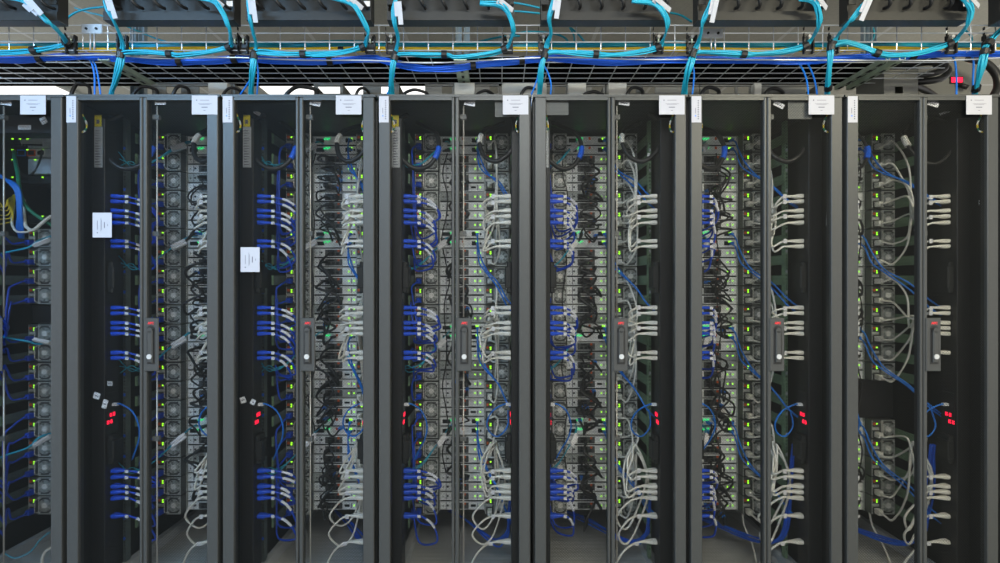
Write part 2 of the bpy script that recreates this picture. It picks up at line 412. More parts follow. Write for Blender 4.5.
for r in range(7):
    for k in range(20):
        if k in MISSING.get(r, ()): continue
        z = ST - U * (k + 1)
        s = link('server', CHASSIS, None, (XC(r), SY, z)); SERV[(r, k)] = s
        link('slide_rail', RAIL_L, s); link('slide_rail', RAIL_R, s)
        for j in (0, 1):
            v = 4 if k % 5 == 0 else R.choice((0, 0, 0, 1, 2, 3))
            link('node_tray', NODES[v], s, (0, 0, .0035 + j * .0445))
        for x in (-.2215, .1055):
            p = link('power_supply', PSUS[R.choice((0, 1, 1))], s, (x, 0, 0)); link('fan', FAN, p)
        n = [q for q in range(20) if q not in MISSING.get(r, ())].index(k)
        extra = ' beside green link lights' if k % 5 == 0 else ''
        tag(s, 'grey steel server%s, %s from the top in the %s' % (extra.replace('beside', 'with'), ORD[n], CAB[r]), 'server', 'servers stacked in the cabinets')
def blank(r, k0, k1):
    b = MB(); z0 = ST - U * k1 + .002; z1 = ST - U * k0 - .002
    b.box(-.2225, .2225, SY - .03, SY + .02, z0, z1, M['black'], .002)
    o = b.build('blanking_panel', None, (XC(r), 0, 0)); tag(o, 'plain black blanking panel filling the gap between servers in the ' + CAB[r], 'panel')
blank(0, 9, 10); blank(6, 13, 15)
# ------------------------------------------------------------------ power strips
PLUGY = [196.4, 201.7, 210.8, 216.4, 222.8, 241.1, 246.4, 307.6, 313.1, 322.7, 328, 333.5, 352.4, 357.8, 470.4, 476.5, 485.9, 491.5, 497.6, 515.5, 541.5]
PY = 1.877
PLUGZ = [CZ + (VY - y) * PY / F for y in PLUGY]
def strip(s):
    b = MB(); X = lambda a, c: sorted((s * a, s * c))
    xa, xb = X(.275, .2215); b.box(xa, xb, 1.84, 1.905, .10, ZR - .05, M['black'], .002)
    for z in PLUGZ:
        xa, xb = X(.2215, .2195); b.box(xa, xb, PY - .012, PY + .012, z - .0085, z + .0085, M['dark'])
    return b.mesh('power_strip')
def strip_block(s, y0, y1):
    b = MB(); X = lambda a, c: sorted((s * a, s * c))
    if True:
        xa, xb = X(.2213, .195); z0 = CZ + (VY - y1) * PY / F; z1 = CZ + (VY - y0) * PY / F
        b.box(xa, xb, 1.85, 1.90, z0 + .02, z1 - .02, M['dark'], .004)
        xa, xb = X(.2213, .203); b.box(xa, xb, 1.853, 1.897, z0, z1, M['dark'], .004)
    return b.mesh('breaker_housing')
def strip_disp(s):
    b = MB(); X = lambda a, c: sorted((s * a, s * c))
    xa, xb = X(.2213, .2185); b.box(xa, xb, 1.848, 1.90, CZ - .565, CZ - .44, M['black'])
    for (py, yy) in ((414.0, 1.875), (420.6, 1.862)):
        z = CZ + (VY - py) * PY / F
        for q in (-1, 1):
            xa, xb = X(.2185, .2165)
            b.box(xa, xb, yy - .006 + q * .0075 - .0045 + .004, yy - .006 + q * .0075 + .0045 + .004, z - .0075, z + .0075, M['ledred'])
    return b.mesh('digit_display')
STRIP = {s: strip(s) for s in (-1, 1)}; BLK = {s: [strip_block(s, *q) for q in ((262, 293), (434, 462))] for s in (-1, 1)}; DSP = {s: strip_disp(s) for s in (-1, 1)}
SL = MB()
SL.box(-.0165, .0165, -.0012, 0, 0, .163, M['silver'])
for q in range(14): SL.box(-.011, .009 - .004 * (q % 3), -.0016, -.0012, .010 + q * .0105, .0135 + q * .0105, M['ink'])
SL = SL.mesh('rating_label')
YL = MB().box(-.0135, .0135, -.0012, 0, 0, .047, M['yellowlabel']).box(-.006, .006, -.0016, -.0012, .012, .028, M['ink']).mesh('warning_label')
for r in range(7):
    for s in (-1, 1):
        if (r == 0 and s == -1): continue
        o = link('power_strip', STRIP[s], None, (XC(r), 0, 0))
        tag(o, 'upright black power strip feeding the %s cords in the %s' % ('blue' if s < 0 else 'ivory', CAB[r]), 'power strip', 'upright power strips')
        for q in (0, 1): link('breaker_housing', BLK[s][q], o)
        tag(link('digit_display', DSP[s], o), 'red digit display')
        if s < 0:
            z1 = CZ + (VY - 127) * 1.84 / F
            tag(link('rating_label', SL, o, (-.2455, 1.8398, z1 - .163)), 'silver printed label')
            tag(link('warning_label', YL, o, (-.2470, 1.8398, z1 + .001)), 'yellow label')

# ------------------------------------------------------------------ power cords
def plug_mesh(m, s):     # socket face at x=0, body runs towards +x*s
    b = MB()
    sec = [(0, .0125, .0078), (.006, .0125, .0080), (.024, .0115, .0074), (.030, .0085, .0060), (.050, .0050, .0046), (.060, .0040, .0040)]
    vs = []
    for (x, hy, hz) in sec:
        vs += [(x * s, -hy * .75, -hz), (x * s, hy * .75, -hz), (x * s, hy, -hz * .5), (x * s, hy, hz * .5), (x * s, hy * .75, hz), (x * s, -hy * .75, hz), (x * s, -hy, hz * .5), (x * s, -hy, -hz * .5)]
    fs = []
    for i in range(len(sec) - 1):
        for k in range(8): fs.append((i * 8 + k, i * 8 + (k + 1) % 8, (i + 1) * 8 + (k + 1) % 8, (i + 1) * 8 + k))
    fs += [tuple(range(8)), tuple(range(len(sec) * 8 - 8, len(sec) * 8))]
    return b.add(vs, fs, m).mesh('plug')
PL_B = plug_mesh(M['blueplug'], 1); PL_W = plug_mesh(M['whiteplug'], -1)
def inlet_plug(m):       # plug in the server's inlet, body runs towards -y
    b = MB(); b.box(-.010, .010, -.030, 0, -.0115, .0115, m, .004); b.tube([(0, -.028, 0), (0, -.045, -.002)], [.006, .0042], m, 6); return b.mesh('inlet_plug')
IN_B = inlet_plug(M['bluecable']); IN_W = inlet_plug(M['whitecable'])
def sleeve(pts, i0, i1, r): return MB().tube(pts[i0:i1 + 1], r, M['tagpaper'], 8, False)
def flag(p, w=.016, h=.013):
    b = MB(); b.box(p.x - w / 2, p.x + w / 2, p.y - .008, p.y - .006, p.z - h / 2, p.z + h / 2, M['tagpaper']); return b
def cord(r, s, i, k):
    """from outlet i of the strip on side s to the inlet of server k"""
    zc = PLUGZ[i]; xc = XC(r); blue = s < 0
    m = M['bluecable'] if blue else M['whitecable']
    a = Vector((xc + s * .2190, PY, zc))
    zi = ST - U * (k + 1) + .021
    b = Vector((xc + (-.1995 if blue else .1275), SY - .049, zi))
    bank = i // 7
    if blue:
        ext = (.10, .135, .128, .122, .104, .090, .066)[r] * (1.12 if i % 7 in (0, 1) else 1) - (.0 if i % 7 != 6 else .01) + jit(.006)
        dz = -R.uniform(.030, .050) - (.022 if i >= 18 else 0)
        ctrl = [a + Vector((.052, 0, 0)), a + Vector((.066, .002, -.003)), a + Vector((.066 + (ext - .066) * .62, .010, dz * .45)),
                a + Vector((ext, .025, dz * 1.2)), a + Vector((ext * .95, .055, dz * 2.1)), Vector((xc - .185 + jit(.008), 1.985, zc + dz * 2.4 + jit(.01)))]
        zt = zc * .4 + zi * .6 + jit(.02)
        ctrl.append(Vector((xc - .212 + jit(.01), 2.02 + jit(.01), zt)))
        ctrl.append(Vector((b.x - .014 + jit(.006), 2.045, zi - .012 + (zt - zi) * .2)))
        ctrl.append(b + Vector((0, -.044, -.002)))
    else:
        G = Vector((xc + .155 + jit(.014), 1.965 + jit(.012), CZ + (VY - (213, 322, 447)[bank]) * 1.96 / F + jit(.022)))
        up = .045 if a.z > G.z else .02
        ctrl = [a + Vector((-.056, 0, 0)), a + Vector((-.078, .004, -.004 + jit(.003))), a + Vector((-.108 + jit(.010), .02, -.022 + jit(.010))),
                a * .45 + G * .55 + Vector((-.035 - abs(jit(.06 if r in (3, 4) else .03)), .0, -.012)), G]
        if i >= 18:
            ctrl[2:4] = [a + Vector((-.115, .015, -.030)), a + Vector((-.155 + jit(.01), .03, -.095)), a + Vector((-.115, .05, -.150 + jit(.01))), a + Vector((-.065, .07, -.100)), (a + G) * .5 + Vector((.01, 0, -.02))]
        L = b + Vector((.045, -.075, .0)); sag = R.choice((-.03, .02, .035, -.015))
        ctrl.append(G * .45 + L * .55 + Vector((jit(.008), -.012, sag)))
        ctrl.append(b + Vector((.026, -.062, sag * .3)))
        ctrl.append(b + Vector((0, -.044, -.002)))
    pts = smooth(ctrl, 5)
    o = MB().tube(pts, .0042 if not blue else .0040, m, 6).build('power_cable')
    side = 'blue power cord in the %s plug from the top, %s' if blue else 'ivory power cord in the %s plug from the top, %s'
    tag(o, side % (ORD[i], CAB[r]), 'power cord', ('blue' if blue else 'ivory') + ' power cords')
    tag(link('plug', PL_B if blue else PL_W, o, a), 'bright blue plug' if blue else None)
    link('inlet_plug', IN_B if blue else IN_W, o, b)
    if blue:
        flag(pts[4], .013, .012).build('paper_tag', o); sleeve(pts, 8, 13, .0052).build('paper_sleeve', o)
    elif i % 7 in (0, 1, 3, 5): flag(pts[4], .014, .018).build('paper_tag', o)
for r in range(7):
    ks = [k for k in range(20)]
    for i in range(20):
        k = ks[i]
        if k in MISSING.get(r, ()): continue
        if r >= 1 or i >= 5: cord(r, -1, i, k)
        if r > 0: cord(r, 1, i, k)
# the last ivory cord of each strip drops out of the cabinet floor
for r in range(1, 7):
    a = Vector((XC(r) + .219, PY, PLUGZ[20]))
    pts = smooth([a + Vector((-.056, 0, 0)), a + Vector((-.095, .003, -.012)), a + Vector((-.135, .01, -.05)), a + Vector((-.165, .02, -.11)), a + Vector((-.17, .02, -.1395))], 6)
    o = MB().tube(pts, .0042, M['whitecable']).build('power_cable'); link('plug', PL_W, o, a); flag(pts[4], .016, .014).build('paper_tag', o)
    tag(o, 'ivory power cord curving to the floor from the lowest plug of the ' + CAB[r], 'power cord', 'ivory power cords')

for r, w in ((5, 'sixth'), (6, 'rightmost')):
    xc = XC(r); z = ST - U * 20
    o = MB().tube(smooth([(xc + .118, SY - .02, z - .002), (xc + .121, SY - .035, z - .06), (xc + .137, SY - .06, z - .11), (xc + .132, SY - .10, z - .15), (xc + .122, SY - .13, .0375)], 6), .0042, M['whitecable']).build('power_cable')
    tag(o, 'ivory cord hanging from the lowest server to the floor of the %s cabinet' % w, 'power cord')
# ------------------------------------------------------------------ black node cables
def black_cable(r, k, j, span, spread):
    xc = XC(r); z0 = ST - U * (k + 1) + .022 + j * .0435; z1 = z0 - span
    x0 = xc + R.choice((-.045, -.020, .0)) + jit(.006); x1 = xc + R.choice((-.045, -.015, .02)) + jit(.006)
    y = SY - .008
    sg = R.choice((-1, 1))
    c = [(x0, y, z0), (x0, y - .040, z0 - .002), (x0 + sg * spread * .6, y - .07 + jit(.015), z0 - span * .18 + jit(.01)),
         (xc - .015 + sg * spread + jit(.01), y - .08 + jit(.02), z0 - span * .42), (xc - .01 - sg * spread * .7 + jit(.02), y - .085 + jit(.02), z0 - span * .78),
         (x1 - sg * .02, y - .07, z1 - .03 + jit(.01)), (x1, y - .045, z1 - .004), (x1, y, z1)]
    o = MB().tube(smooth(c, 5), R.choice((.0040, .0048, .0058)), M['blackcable'], 6).build('network_cable')
    for (x, z, m) in ((x0, z0, 'black'), (x1, z1, R.choice(('black', 'black', 'bluelan')))):
        MB().box(x - .007, x + .007, y - .036, y + .001, z - .006, z + .006, M[m]).build('plug', o)
    tag(o, 'black cable from the %s row of server %s, %s' % (('lower', 'upper')[j], ORD[k], CAB[r]), 'network cable', 'black cables tangled over the servers')
for r in range(1, 7):
    for k in range(1, 19):
        if k % 5 == 0 or k in MISSING.get(r, ()) or (k + 1) in MISSING.get(r, ()): continue
        for j in (0, 1):
            if R.random() < (1.0 if r in (2, 4, 5) else .75):
                lim = 5 - (k % 5)
                black_cable(r, k, j, R.uniform(.05, min(.16, .0889 * lim)), R.uniform(.018, .045))
# a long thin black cable wandering down each stack
for r in range(1, 7):
    xc = XC(r); c = []; off = (.0, .155, -.09, -.075, -.125, -.02, .03)[r]
    for q in range(16): c.append((xc + off + .013 * math.sin(q * 1.9 + r) + jit(.006), SY - .07 + jit(.012), ST - .10 - q * .098))
    o = MB().tube(smooth(c, 5), .0028, M['blackcable'], 6).build('network_cable')
    tag(o, 'long thin black cable hanging down the whole stack of the ' + CAB[r], 'network cable')

# ------------------------------------------------------------------ thick feed cables at the top
def feed(r, s):
    xc = XC(r); b = Vector((xc + s * .215, 1.90, CZ + .665)); q = -s
    c = [b + Vector((-.01 * s, .02, .055)), b + Vector((s * .022, .0, .02)), b + Vector((s * .030, -.02, -.05)), b + Vector((q * .00, -.03, -.12)), b + Vector((q * .055, -.03, -.158)),
         b + Vector((q * .105, -.01, -.13)), b + Vector((q * .126, .02, -.06)), b + Vector((q * .105, .06, .0)), b + Vector((q * .05, .10, .035)), b + Vector((q * .02, .12, .055))]
    if s < 0:
        c = [b + Vector(v) for v in ((.0, .02, .05), (s * .030, .0, .02), (s * .045, -.02, -.05), (s * .025, -.03, -.13), (q * .035, -.03, -.185), (q * .095, -.01, -.17), (q * .132, .01, -.10), (q * .118, .05, -.02), (q * .06, .10, .03), (q * .02, .12, .055))]
    if r == 6 and s == 1: c = [p + Vector((0, 0, -.01)) for p in c]
    pts = smooth(c, 6); o = MB().tube(pts, .0095 if r != 6 else .006, M['blackcable'], 8).build('feed_cable')
    tag(o, 'thick black feed cable looped at the top %s side of the %s' % ('left' if s < 0 else 'right', CAB[r]), 'feed cable', 'looped feed cables')
    i0 = 33 if s < 0 else 35
    MB().tube(pts[i0:i0 + 5], .0115, M['bluetrunk' if s < 0 else 'whiteplug'], 8, False).build('sleeve', o)
for r in range(7):
    for s in (-1, 1):
        if r == 0: continue
        feed(r, s)
# earthing leads by the upper door corners
for r in range(0, 7):
    for s in (-1, 1):
        if r == 0 and s < 0: continue
        x = XC(r) + s * .243; Y = DY + .024
        pts = smooth([(x + s * .010, Y - .006, CZ + .672), (x + s * .003, Y, CZ + .655), (x - s * .006, Y + .004, CZ + .625), (x - s * .003, Y, CZ + .60), (x + s * .008, Y - .006, CZ + .592)], 4)
        b = MB()
        for i in range(len(pts) - 1): b.tube([pts[i], pts[i + 1]], .0030, M['yellow' if (i // 2) % 3 == 1 else ('green' if (i // 2) % 3 else 'hub')], 6)
        o = b.build('earth_lead'); tag(o, 'short yellow and green earth lead, upper %s corner of the %s' % ('left' if s < 0 else 'right', CAB[r]), 'earth lead', 'earth leads at the door corners')
# network cable of each power strip, curling beside the red digits
def lan_loop(r, s):
    xc = XC(r); z = CZ + (VY - 404.5) * PY / F; q = -s; a = Vector((xc + s * .219, PY, z))
    if s < 0: c = [a, a + Vector((q * .03, 0, .002)), a + Vector((q * .07, .01, -.03)), a + Vector((q * .09, .02, -.09)), a + Vector((q * .08, .035, -.15)), a + Vector((q * .055, .05, -.20)), a + Vector((q * .03, .06, -.25))]
    else: c = [a, a + Vector((q * .03, 0, .0)), a + Vector((q * .075, .01, -.03)), a + Vector((q * .098, .02, -.08)), a + Vector((q * .085, .03, -.125)), a + Vector((q * .05, .03, -.14)), a + Vector((q * .012, .04, -.10)), a + Vector((q * .01, .06, -.04))]
    o = MB().tube(smooth(c, 6), .0032, M['bluelan'], 6).build('network_cable')
    MB().box(min(a.x, a.x + q * .02), max(a.x, a.x + q * .02), PY - .006, PY + .006, z - .005, z + .006, M['tagpaper']).build('plug', o)
    tag(o, 'bright blue cable curling from the red digits, %s side of the %s' % ('left' if s < 0 else 'right', CAB[r]), 'network cable', 'curled cables beside the red digits')
for r in range(7):
    for s in (-1, 1):
        if r == 0: continue
        lan_loop(r, s)
# pairs of blue cables from the link modules to the right of each cabinet
for r in range(1, 7):
    for k in (0, 5, 10, 15):
        for j in (0, 1):
            xc = XC(r); z = ST - U * (k + 1) + .066 - j * .0435; x = xc + .068
            dz = -.30 + jit(.02)
            c = [(x, SY - .008, z), (x + .002, SY - .05, z - .02), (x + .012, 2.09, z - .09 - j * .005), (x + .045, 2.06, z - .17 + j * .03), (x + .10, 2.0, z + dz * .8 + j * .04), (xc + .205, 1.95, z + dz + j * .04 - .01), (xc + .245, 1.93, z + dz - .05 + j * .04)]
            if r == 2: c = [(p[0], p[1], p[2]) for p in c]
            o = MB().tube(smooth(c, 5), .0034, M['bluelan'], 6).build('network_cable')
            MB().box(x - .006, x + .006, SY - .030, SY - .003, z - .005, z + .005, M['ledteal' if False else 'bluelan']).build('plug', o)
            tag(o, 'blue cable slanting from the %s green-lit module, %s, %s of the pair' % (ORD[k // 5], CAB[r], ('upper', 'lower')[j]), 'network cable', 'slanting blue cables')
# aqua patch cables with white tags from the link modules to the left
for r in range(1, 7):
    for k in (0, 5, 10, 15):
        xc = XC(r); z = ST - U * (k + 1) + .052
        base = [(xc - .066, SY - .006, z), (xc - .072, SY - .06, z - .01), (xc - .11, 2.06, z - .06), (xc - .165, 2.02, z - .125), (xc - .205, 2.0, z - .15), (xc - .26, 1.965, z - .13)]
        b = MB()
        for q in range(3):
            end = [(xc - .262 + .004 * q, 1.955, z - .10 - q * .03)]
            c = [(x + jit(.003), y + jit(.004), zz + jit(.004)) for x, y, zz in base[:4]] + [(xc - .205, 2.0, z - .15 + jit(.01)), (xc - .232, 1.985, z - .145 + (q - 1) * .012)] + end
            b.tube(smooth(c, 5), .0020, M['aqua'], 5)
        o = b.build('fibre_cable'); tag(o, 'thin aqua fibres with white tag by the %s green-lit module, %s' % (ORD[k // 5], CAB[r]), 'fibre cable', 'aqua fibres inside the cabinets')
        t = MB(); a, c2 = Vector(base[2]), Vector(base[1])
        for q in range(2): t.tube([a + Vector((.004 + q * .004, -.006, .006 - q * .012)), c2 + Vector((-.004 + q * .006, -.012, -.012 - q * .012))], .0085, M['tagpaper'], 4, False)
        t.build('paper_tag', o)
# blue bundle at the foot of some cabinets
for r in (3, 5, 6, 2, 4):
    xc = XC(r); b = MB(); n = 5
    for q in range(n):
        h = (.42 if r in (5, 6) else .22 if r != 2 else .12)
        c = [(xc + .222 + jit(.010), 1.945 + jit(.01), .18 + h), (xc + .215 + jit(.012), 1.95 + jit(.01), .18 + h * .5), (xc + .20 + jit(.012), 1.97, .20), (xc + .15 + jit(.02), 2.05 + jit(.02), .125 + jit(.01)),
             (xc + .02, 2.25 + jit(.02), .11 + jit(.01)), (xc - .1, 2.4, .10 + jit(.01))]
        b.tube(smooth(c, 6), .0036, M['bluetrunk'], 6)
    o = b.build('cable_bundle'); tag(o, 'bundle of blue cables dropping to the floor inside the ' + CAB[r], 'cable bundle', 'blue bundles at the cabinet feet')

# ------------------------------------------------------------------ gear at the top of the cut-off cabinet
x0, x1 = XC(0) - .2225, XC(0) + .2225
GEAR = [(2.12, 137.5, 147.5, 'switchbody', 0), (2.12, 148.5, 157.5, 'switchbody', 1), (2.12, 158.5, 174, 'switchbody', 2), (2.12, 176, 184, 'dark', 3), (2.12, 215, 223, 'dark', 3)]
GL = ['pale grey switch, topmost of the gear in the leftmost cabinet', 'grey switch with orange framed ports below the topmost switch', 'tall perforated grey switch with three white modules', 'slim dark switch under the tall perforated one', 'slim dark switch just above the first server of the leftmost cabinet']
for gi, (y, ya, yb, m, v) in enumerate(GEAR):
    zt = CZ + (VY - ya) * y / F; zb = CZ + (VY - yb) * y / F
    b = MB(); b.box(x0, x1, y, y + .4, zb, zt, M[m], .002)
    xa = (8 - VX) * y / F
    if v == 0:
        b.box(xa + .06, xa + .16, y - .002, y, zb + .008, zt - .008, M['greyplate']); b.box(x1 - .075, x1 - .008, y - .003, y, zb + .010, zt - .014, M['plate'])
    if v == 1:
        for q, mm in enumerate(('ledorange', 'bluelan', 'ledorange', 'hub')): b.box(xa + q * .045, xa + .038 + q * .045, y - .002, y, zb + .006, zt - .006, M[mm]); b.box(xa + .004 + q * .045, xa + .034 + q * .045, y - .003, y - .002, zb + .011, zt - .011, M['hole'])
        b.box(x1 - .10, x1 - .065, y - .003, y, zb + .008, zb + .02, M['yellow'])
    if v == 2:
        for q in range(3): b.box(x1 - .075, x1 - .008, y - .004, y, zb + .006 + q * .022, zb + .023 + q * .022, M['plate'])
        for a in range(14):
            for c in range(5): b.disc(x1 - .27 + a * .011, y - .0006, y, zb + .010 + c * .012, .0032, M['hole'], 6)
    if v in (0, 3):
        for q in range(12): b.box(xa + .002 + q * .0135, xa + .012 + q * .0135, y - .003, y - .0006, zb + .007, zb + .016, M['hole'])
    if v == 3: b.box(x1 - .09, x1 - .05, y - .004, y - .0005, zb + .01, zb + .026, M['hub']); b.box(x1 - .04, x1 - .02, y - .004, y - .0005, zb + .006, zb + .02, M['bluelan'])
    for q in range(3): b.box(xa + .02 + q * .035 * (1 + v), xa + .026 + q * .035 * (1 + v), y - .004, y - .0005, zt - .009, zt - .004, M['ledgreen'])
    o = b.build('network_switch'); tag(o, GL[gi], 'switch')
b = MB(); a = P(18, 129.5, 1.9); b.box(a.x, a.x + .053, 1.9, 1.902, a.z, a.z + .019, M['tagpaper']); b.box(a.x - .1, x1 + .05, 1.904, 1.98, a.z - .012, a.z + .06, M['black'])
o = b.build('black_module'); tag(o, 'black module with a small white label above the switches of the leftmost cabinet', 'module')
def free_cable(name, pts, r, m, label, cat, per=7, n=6, group=None):
    o = MB().tube(smooth([P(*p) for p in pts], per), r, M[m], n).build(name); tag(o, label, cat, group); return o
free_cable('network_cable', [(14, 151, 2.10), (15, 160, 2.05), (18, 175, 2.0), (19.5, 190, 1.98), (24, 203, 1.97), (33, 213, 1.97), (50, 224, 1.98), (66, 236, 2.0)], .0075, 'green', 'green cable drooping across the switches of the leftmost cabinet', 'network cable')
free_cable('network_cable', [(42, 150, 2.10), (40, 160, 2.04), (34, 172, 2.02), (26, 176, 2.03), (19, 170, 2.06), (13, 158, 2.10)], .0040, 'blackcable', 'black cable sagging between two switch ports in the leftmost cabinet', 'network cable')
for q in range(4):
    free_cable('network_cable', [(-22 + q, 160 + q * 3, 2.0), (-4 + q * 2, 172 + q * 2, 1.97), (9 + q * 1.7, 183, 1.95), (16 + q * 1.5, 193, 1.95), (18 + q * 1.2, 215, 1.95), (17 + q * 2, 228 + q, 1.97), (20 + q, 238, 2.0)], .0045, 'bluelan',
               'bright blue cable in the drooping bundle of the leftmost cabinet', 'network cable', group='drooping blue bundle')
for q in range(6):
    free_cable('network_cable', [(-20, 196 + q * 6, 2.05), (-2 + q, 202 + q * 4 + jit(2), 2.0), (4 + q * 1.6, 206 + q * 3 + jit(3), 1.98), (8 + q, 200 + q * 2, 1.99), (12 + q * .6, 197 + jit(1), 2.06), (13, 195, 2.11)], .0026, 'yellow',
               'thin yellow cable among those bunched at the left frame edge', 'network cable', group='yellow cables of the leftmost cabinet')
free_cable('network_cable', [(24, 200, 2.05), (24, 214, 1.98), (26, 226, 1.96), (33, 230, 1.95), (41, 224, 1.96), (50, 217, 1.97), (62, 212, 2.0)], .0065, 'whitecable', 'thick white cable rising to the frame of the leftmost cabinet', 'network cable')
free_cable('network_cable', [(14, 205, 2.05), (12, 222, 1.98), (16, 231, 1.96), (26, 232, 1.95), (32, 230, 1.95)], .0045, 'whitecable', 'white cable looping under the blue bundle of the leftmost cabinet', 'network cable')
for (ya, yb, w) in ((253, 240, 'upper'), (337, 344, 'middle'), (456, 437, 'lower')):
    o = free_cable('fibre_cable', [(-20, ya + (ya - yb) * .6, 1.97), (4, ya, 1.97), (28, (ya + yb) / 2 + 1, 1.98), (40, yb, 2.0), (60, yb - 6, 2.05)], .0042, 'aqua', 'aqua fibre cable with white tag, %s of those in the leftmost cabinet' % w, 'fibre cable')
    p, q = P(34, (ya + yb) / 2 - 1, 1.965), P(50, yb - 1, 1.965); MB().tube([p, q], .0095, M['tagpaper'], 4, False).build('paper_tag', o)
free_cable('network_cable', [(4, 553, 2.0), (15, 558, 2.0), (30, 552, 2.0), (40, 540, 2.02), (50, 532, 2.05)], .0024, 'aqua', 'thin teal cable lying on the floor of the leftmost cabinet', 'fibre cable')
free_cable('power_cable', [(42, 566, 1.94), (43, 556, 1.94), (47, 550, 1.94), (56, 546, 1.94)], .0055, 'whitecable', 'white cord arching at the foot of the leftmost cabinet', 'power cord')

# paper scraps stuck inside
def scrap(px, py, y, w, h, rot, label, m='tagpaper'):
    o = MB().box(-w / 2, w / 2, -.0012, .0012, -h / 2, h / 2, M[m]).box(-w * .3, w * .3, -.0016, -.0012, -h * .05, h * .05, M['ink']).build('paper_tag', None, P(px, py, y)); o.rotation_euler = (0, rot, 0); tag(o, label, 'label')
scrap(96.7, 395.8, 1.80, .024, .024, .35, 'square white tag above the red digits of the second cabinet')
scrap(105, 404, 1.80, .018, .034, .3, 'oblong white tag just left of the red digits of the second cabinet')
scrap(110, 383.5, 1.80, .020, .018, 0, 'dull grey tag higher up the strip of the second cabinet', 'silver')
scrap(243, 400, 1.80, .020, .024, -.3, 'white tag above the red digits of the third cabinet')
scrap(253, 402, 1.81, .018, .02, .5, 'crumpled white tag by the blue cable of the third cabinet')
scrap(43.5, 120.5, 1.82, .024, .026, -.5, 'white tag dangling beside the corner sign of the leftmost cabinet')
scrap(257, 113, 1.9, .028, .014, .5, 'white scrap at the top of the third cabinet')
scrap(951, 110.5, 1.9, .10, .009, -.33, 'slanting white strip near the top of the rightmost cabinet')
scrap(958, 143, 1.95, .010, .030, 0, 'narrow ivory tag hanging at the top of the rightmost cabinet')
scrap(828, 213, 1.80, .010, .10, 0.05, 'narrow worn sticker down the inside edge of the sixth cabinet', 'silver')
scrap(981, 213, 1.80, .012, .10, -.04, 'narrow worn sticker down the inside edge of the rightmost cabinet', 'silver')
scrap(404.5, 115, 1.95, .020, .008, 0, 'tiny white tag above the feed loop of the middle cabinet')
scrap(648.5, 157, 1.92, .010, .032, .05, 'narrow ivory tag by the feed loop of the fifth cabinet')

# ------------------------------------------------------------------ overhead: basket tray
TZ = CZ + .952; TY0, TY1 = 1.85, 2.15
b = MB(); w = M['wire']; X0, X1 = -2.75, 2.75; rr = .0024
XE = 1.95                     # the floor of the tray opens up here, by the power cables
for h in (0, .034, .070, .102): b.tube([(X0, TY0, TZ + h), (X1, TY0, TZ + h)], rr, w, 5, False)
for q in range(6): b.tube([(X0, TY0 + .05 + q * .05, TZ), (X1 if q in (0,) else XE, TY0 + .05 + q * .05, TZ)], rr, w, 5, False)
n = int((X1 - X0) / .1)
for i in range(n + 1):
    x = -2.744 + i * .1003 + .045
    if x > X1: break
    b.tube([(x, TY0 + .0045, TZ + .102), (x, TY0 + .0045, TZ + .0045), (x, TY1 - .0045, TZ + .0045)] if x < XE else [(x, TY0 + .0045, TZ + .102), (x, TY0 + .0045, TZ + .0045), (x, TY0 + .06, TZ + .0045)], rr, w, 5, False)
o = b.build('wire_basket_tray'); tag(o, 'long zinc wire basket tray carrying the aqua and blue cables above the cabinets', 'cable tray')
# struts under the tray
def channel(x, wd, y0, y1, z, label):
    b = MB(); m = M['strut']; b.box(x - wd / 2, x + wd / 2, y0, y1, z, z + .003, m); b.box(x - wd / 2, x - wd / 2 + .003, y0, y1, z + .003, z + .02, m); b.box(x + wd / 2 - .003, x + wd / 2, y0, y1, z + .003, z + .02, m)
    for q in range(5): b.box(x - .006, x + .006, y0 + .03 + q * .055, y0 + .055 + q * .055, z - .0006, z, M['hole'])
    o = b.build('strut_channel'); tag(o, label, 'strut')
channel(-1.635, .045, 1.88, 2.17, CZ + .927, 'pale green strut channel under the wire tray near the second cabinet')
channel(-.165, .052, 1.88, 2.17, CZ + .927, 'pale strut channel under the wire tray over the middle cabinet')
channel(1.60, .018, 1.88, 2.17, CZ + .927, 'thin green strut under the tray, one of two over the rightmost cabinet, nearer the middle')
channel(1.66, .026, 1.88, 2.17, CZ + .927, 'wider green strut under the tray over the rightmost cabinet')
for (x0p, x1p, lb) in ((133, 147, 'near the second cabinet'), (456, 470, 'over the middle cabinet'), (861, 874, 'over the rightmost cabinet')):
    y = 2.5; a = (x0p - VX) * y / F; c = (x1p - VX) * y / F; b = MB(); wd = (c - a) * .42
    for xx in (a, c - wd): b.box(xx, xx + wd, y, y + .004, CZ + .9, TOP, M['hanger']); b.box(xx, xx + .003, y - .02, y, CZ + .9, TOP, M['hanger']); b.box(xx + wd - .003, xx + wd, y - .02, y, CZ + .9, TOP, M['hanger'])
    o = b.build('hanger_strut'); tag(o, 'upright double metal strut hanging from the ceiling ' + lb, 'strut')
for (xa, ya, xb, yb, lb) in ((81.5, 24, 101.5, 33.5, 'between the first two overhead enclosures'), (703, 28.5, 723, 38, 'under the enclosure above the sixth cabinet')):
    a, c = P(xa, yb, 1.84), P(xb, ya, 1.84); b = MB().box(a.x, c.x, 1.84, 1.844, a.z, c.z, M['wire'])
    for q in (.25, .75): b.disc(a.x + (c.x - a.x) * q, 1.836, 1.84, (a.z + c.z) / 2, .005, M['hole'], 8)
    for q in (.42, .62):
        xx = a.x + (c.x - a.x) * q; b.tube([(xx, 1.842, a.z), (xx, 1.842, TZ)], .003, M['wire'], 6)
    o = b.build('splice_plate'); tag(o, 'zinc splice plate on the wire tray ' + lb, 'plate')

